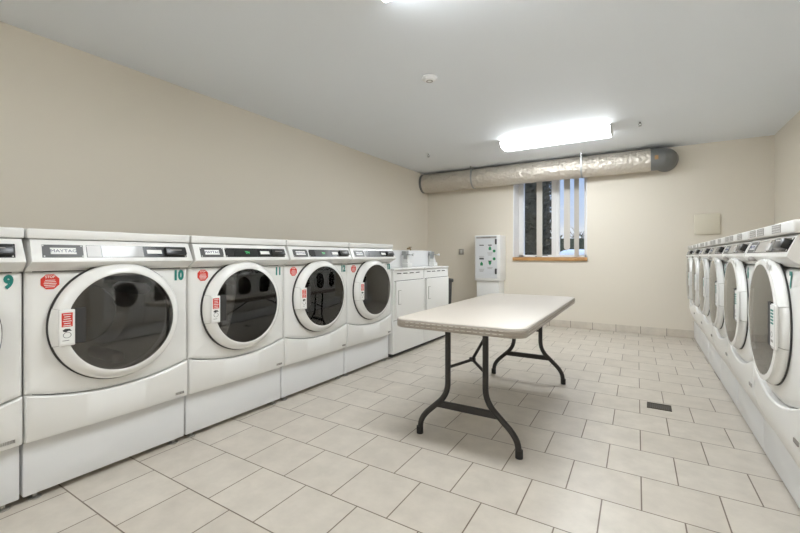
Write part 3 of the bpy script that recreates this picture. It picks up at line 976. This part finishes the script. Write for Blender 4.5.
for sy in (-1, 1):
    ly = -.725 if sy < 0 else .735
    LP = [smooth_path([(sx * .115, ly, TZ - .052), (sx * .115, ly, .27), (sx * .292, ly, .105), (sx * .302, ly, .012)], .075, 8) for sx in (-1, 1)]
    frame = None
    for p in LP:
        bm = bmesh.new(); tube(bm, p, .0170, 14)
        l = link('leg', finish(bm, 'leg', 50), 'leg', tab)
        bm = bmesh.new(); q = p[-1]; tube(bm, [(q.x, q.y,   .045), (q.x, q.y, .001)], .0205, 16); link('foot_cap', finish(bm, 'foot_cap'), 'rubber', l)
    bm = bmesh.new(); box(bm, -.185, .185, ly - .010, ly + .010, .185, .225, .003, 1); link('crossbar', finish(bm, 'crossbar'), 'leg', tab)
    bm = bmesh.new(); tube(bm, [(-.16, ly, TZ - .060), (.16, ly, TZ - .060)], .013, 12); link('pivot_bar', finish(bm, 'pivot_bar'), 'leg', tab)
    bm = bmesh.new()
    hp = (0, ly - sy * .10, .470)
    tube(bm, [(-.115, ly, .43), hp], .009, 8); tube(bm, [(.115, ly, .43), hp], .009, 8)
    tube(bm, [hp, (0, ly - sy * .60, TZ - .056)], .0095, 8)
    lathe(bm, [(0, -.018), (.014, -.016), (.014, .016), (0, .018)], 12, 'x', hp)
    link('brace', finish(bm, 'brace'), 'leg', tab)

# ------------------------------------------------------------------ floor drain
dr = empty('floor_drain', (.062, 3.455, 0), R(0)); tag(dr, 'small rectangular metal drain grate set in the floor tiles', 'drain')
bm = bmesh.new()
for x0, x1, y0, y1 in ((-.075, .075, -.064, -.054), (-.075, .075, .054, .064), (-.075, -.066, -.064, .064), (.066, .075, -.064, .064)): box(bm, x0, x1, y0, y1, .0005, .004)
link('frame', finish(bm, 'frame'), 'grate', dr)
bm = bmesh.new()
for i in range(11):
    x = -.06 + i * .012; box(bm, x - .0032, x + .0032, -.054, .054, .0012, .0035)
link('grate', finish(bm, 'grate'), 'grate', dr)
bm = bmesh.new(); box(bm, -.066, .066, -.054, .054, .0004, .0010); link('drain_pit', finish(bm, 'drain_pit'), 'black', dr)

# ------------------------------------------------------------------ duct along the back wall
DY, DZ, DR = 6.385, 2.385, .160
duct = empty('ventilation_duct', (-1.6, DY, DZ)); tag(duct, 'silver foil wrapped round duct along the back wall under the ceiling', 'duct')
XE = .02
def rad(x): return .166 - .018 * (x - XL) / (XE - XL)
bm = bmesh.new()
prof = []
x = XL + .045
while x < XE:
    prof.append((rad(x) * (1 + random.uniform(-.016, .004)), x + 1.6)); x += .045
prof.append((rad(XE), XE + 1.6))
lathe(bm, [(0, prof[0][1])] + prof + [(0, prof[-1][1])], 40, 'x')
sh = finish(bm, 'foil_wrap', 60); link('foil_wrap', sh, 'foil', duct)
bm = bmesh.new(); lathe(bm, [(.12, XL + .002 + 1.6), (DR + .006, XL + .002 + 1.6), (DR + .006, XL + .046 + 1.6), (.12, XL + .046 + 1.6)], 40, 'x'); link('collar', finish(bm, 'collar'), 'galv_dark', duct)
for xx in (-2.86, -1.75, -.95, -.42):
    r_ = rad(xx)
    bm = bmesh.new(); lathe(bm, [(r_ + .0005, xx - .028 + 1.6), (r_ + .003, xx - .027 + 1.6), (r_ + .003, xx + .027 + 1.6), (r_ + .0005, xx + .028 + 1.6)], 40, 'x'); link('foil_tape', finish(bm, 'foil_tape'), 'foil', duct)
# elbow turning into the wall
bm = bmesh.new()
path = [(XE - .002 + 1.6, 0, 0), (XE + .07 + 1.6, 0, 0)]
for k in range(1, 5):
    th = R(90 * k / 4); rr = .098
    path.append((XE + .07 + rr * math.sin(th) + 1.6, rr * (1 - math.cos(th)), 0))
path.append((XE + .07 + .098 + 1.6, YB - DY - .003, 0))
tube(bm, path, .147, 32)
el = link('elbow', finish(bm, 'elbow', 14), 'galv_dark', duct)
bm = bmesh.new(); box(bm, 1.665, 1.705, -.152, -.13, -.03, .025, .004, 1); link('elbow_mark', finish(bm, 'elbow_mark'), 'tape_brown', duct)
for xx in (-2.49, -.825):
    DR = rad(xx)
    bm = bmesh.new()
    lathe(bm, [(DR + .003, xx - .012 + 1.6), (DR + .0065, xx - .012 + 1.6), (DR + .0065, xx + .012 + 1.6), (DR + .003, xx + .012 + 1.6), (DR + .003, xx - .012 + 1.6)], 40, 'x')
    box(bm, xx - .012 + 1.6, xx + .012 + 1.6, -DR - .005, -DR - .002, 0, H - DZ - .001)
    link('hanger_strap', finish(bm, 'hanger_strap'), 'galv', duct)

# ------------------------------------------------------------------ ceiling fixtures
def ceiling_light(xc, yc, label):
    r = empty('ceiling_light', (xc, yc, H)); tag(r, label, 'ceiling light', 'fluorescent ceiling lights')
    L, W_ = .63, .155
    bm = bmesh.new(); box(bm, -L + .01, L - .01, -W_ + .005, W_ - .005, -.0275, -.001, .003, 1); link('housing', finish(bm, 'housing'), 'fixture', r)
    bm = bmesh.new()
    prof = [(-W_, -.028), (-W_, -.052), (-W_ + .03, -.080), (-W_ + .05, -.088), (W_ - .05, -.088), (W_ - .03, -.080), (W_, -.052), (W_, -.028)]
    prism_x(bm, prof, -L + .012, L - .012); link('lens', finish(bm, 'lens'), 'lens', r)
    for sx in (-1, 1):
        bm = bmesh.new(); e0, e1 = sorted((sx * (L - .0115), sx * L))
        prism_x(bm, [(y * 1.01, z - (.001 if z < -.04 else -.024)) for y, z in prof], e0, e1); link('end_cap', finish(bm, 'end_cap'), 'fixture', r)
ceiling_light(-.99, 5.18, 'long fluorescent ceiling light near the window and duct')
ceiling_light(-.61, 1.715, 'fluorescent ceiling light cut off by the top edge of the photo')
ceiling_light(-.8, -1.5, 'fluorescent ceiling light behind the camera')

def at_ceiling(u, v, z=H):
    tt = (z - CAM_H) * FPX / (256 - v); xx = (u - 400) / FPX * tt
    return xx * math.cos(YAW) - tt * math.sin(YAW), xx * math.sin(YAW) + tt * math.cos(YAW)
x, y = at_ceiling(429.5, 77)
sm = empty('smoke_detector', (x, y, H)); tag(sm, 'round white smoke detector on the ceiling', 'smoke detector')
bm = bmesh.new(); lathe(bm, [(0, -.001), (.062, -.001), (.064, -.012), (.060, -.018), (0, -.018)], 40, 'z'); link('base', finish(bm, 'base'), 'frame', sm)
bm = bmesh.new(); lathe(bm, [(0, -.0185), (.054, -.0185), (.050, -.026), (.034, -.034), (0, -.036)], 40, 'z'); link('cover', finish(bm, 'cover'), 'frame', sm)
bm = bmesh.new(); lathe(bm, [(.018, -.0350), (.028, -.0350), (.028, -.0375), (.018, -.0375), (.018, -.0350)], 24, 'z'); link('vent_ring', finish(bm, 'vent_ring'), 'label_grey', sm)
for (u, v, lab) in ((640, 121.5, 'small sprinkler head on the ceiling right of the long light'), (428.5, 153.5, 'small sprinkler head on the ceiling near the left end of the duct')):
    x, y = at_ceiling(u, v)
    s = empty('sprinkler_head', (x, y, H)); tag(s, lab, 'sprinkler', 'ceiling sprinkler heads')
    bm = bmesh.new(); lathe(bm, [(0, -.001), (.030, -.001), (.026, -.006), (0, -.007)], 20, 'z'); link('escutcheon', finish(bm, 'escutcheon'), 'ceiling', s)
    bm = bmesh.new(); tube(bm, [(0, 0, -.006), (0, 0, -.022)], .009, 10)
    for sx in (-1, 1): tube(bm, [(sx * .008, 0, -.02), (sx * .016, 0, -.032), (0, 0, -.048)], .003, 6)
    link('frame', finish(bm, 'frame'), 'galv_dark', s)
    bm = bmesh.new(); lathe(bm, [(0, -.048), (.017, -.048), (.017, -.050), (0, -.050)], 16, 'z'); link('deflector', finish(bm, 'deflector'), 'galv_dark', s)

# ------------------------------------------------------------------ outside the window
bm = bmesh.new(); box(bm, -30, 20, YB + TH + .02, 60, -.12, -.02); o = link('ground', finish(bm, 'ground'), 'asphalt'); o['kind'] = 'structure'
def leaf_cloud(bm, pts, size):
    for p in pts:
        n = Vector((random.gauss(0, 1), random.gauss(0, 1), random.gauss(0, 1))).normalized()
        a_ = n.orthogonal().normalized(); b2 = n.cross(a_)
        s = size * random.uniform(.6, 1.3)
        bm.faces.new([bm.verts.new(p + a_ * s), bm.verts.new(p + b2 * s * .5), bm.verts.new(p - a_ * s), bm.verts.new(p - b2 * s * .5)])
tree = empty('evergreen_tree', (-2.66, 9.6, -.02)); tag(tree, 'dark dense evergreen tree filling the left pane outside the window', 'tree')
bm = bmesh.new(); tube(bm, [(0, 0, 0), (0, 0, 4.6)], [.09, .03], 8); link('trunk', finish(bm, 'trunk'), 'bark', tree)
bm = bmesh.new()
lathe(bm, [(0, .25), (.62, .3), (.74, 1.2), (.72, 2.6), (.6, 3.9), (.0, 5.4)], 20, 'z')
pts = []
for i in range(7000):
    z = random.uniform(.2, 5.0); rr = (.82 if z < 3.4 else .82 * max(0, (5.6 - z) / 2.2)) * random.uniform(.86, 1.06); th = random.uniform(0, 2 * PI)
    pts.append(Vector((rr * math.cos(th), rr * math.sin(th), z)))
leaf_cloud(bm, pts, .05)
link('foliage', finish(bm, 'foliage', 30, False), 'leaf', tree)
bm = bmesh.new(); leaf_cloud(bm, random.sample(pts, 420), .035); link('pale_leaves', finish(bm, 'pale_leaves', 30, False), 'leaf_pale', tree)
hd = empty('hedge', (-2.3, 19, -.02)); tag(hd, 'low green hedge across the lot outside the window', 'hedge')
bm = bmesh.new(); box(bm, -5, 4, -.4, .4, 0.02, 1.86); leaf_cloud(bm, [Vector((random.uniform(-5, 4), random.uniform(-.55, .45), random.uniform(.2, 2.05))) for _ in range(6000)], .07)
link('foliage', finish(bm, 'foliage', 30, False), 'leaf_hedge', hd)
def bare_tree(x, y, hgt, label):
    r = empty('bare_tree', (x, y, -.02)); tag(r, label, 'tree', 'leafless trees outside')
    bm = bmesh.new()
    def grow(p, d, L, rad, n):
        q = p + d * L
        tube(bm, [p, q], [rad, rad * .7], 5, cap=False)
        if n == 0: return
        for k in range(3):
            dd = (d + Vector((random.uniform(-.6, .6), random.uniform(-.6, .6), random.uniform(-.1, .4)))).normalized()
            grow(p + d * L * random.uniform(.6, 1), dd, L * random.uniform(.6, .8), rad * .6, n - 1)
    grow(Vector((0, 0, 0)), Vector((0, 0, 1)), hgt * .35, .09, 5)
    link('branches', finish(bm, 'branches'), 'twig', r)
bare_tree(-6.6, 26, 3.3, 'small leafless tree behind the hedge, next to the dark evergreen')
bare_tree(-4.0, 32, 3.6, 'small leafless tree behind the hedge, at the right edge of the window')
car = empty('car', (-1.2, 13.6, -.02), R(4)); tag(car, 'white car parked outside below the window view', 'car')
bm = bmesh.new()
prism_y(bm, [(-2.1, .35), (2.1, .35), (2.15, .65), (2.0, .85), (1.1, .95), (.55, 1.29), (-.95, 1.31), (-1.6, .98), (-2.1, .9), (-2.18, .6)], -.82, .82)
bmesh.ops.bevel(bm, geom=list(bm.edges), offset=.06, segments=2, affect='EDGES')
link('car_body', finish(bm, 'car_body'), 'carpaint', car)
bm = bmesh.new(); prism_y(bm, [(-1.35, .97), (.95, .97), (.75, 1.12), (-1.15, 1.12)], -.83, .83); link('side_glass', finish(bm, 'side_glass'), 'carglass', car)
for x in (-1.3, 1.35):
    for y in (-.78, .78):
        bm = bmesh.new(); lathe(bm, [(0, -.1), (.3, -.1), (.33, -.07), (.33, .07), (.3, .1), (0, .1)], 24, 'y', (x, y, .331)); link('wheel', finish(bm, 'wheel'), 'rubber', car)
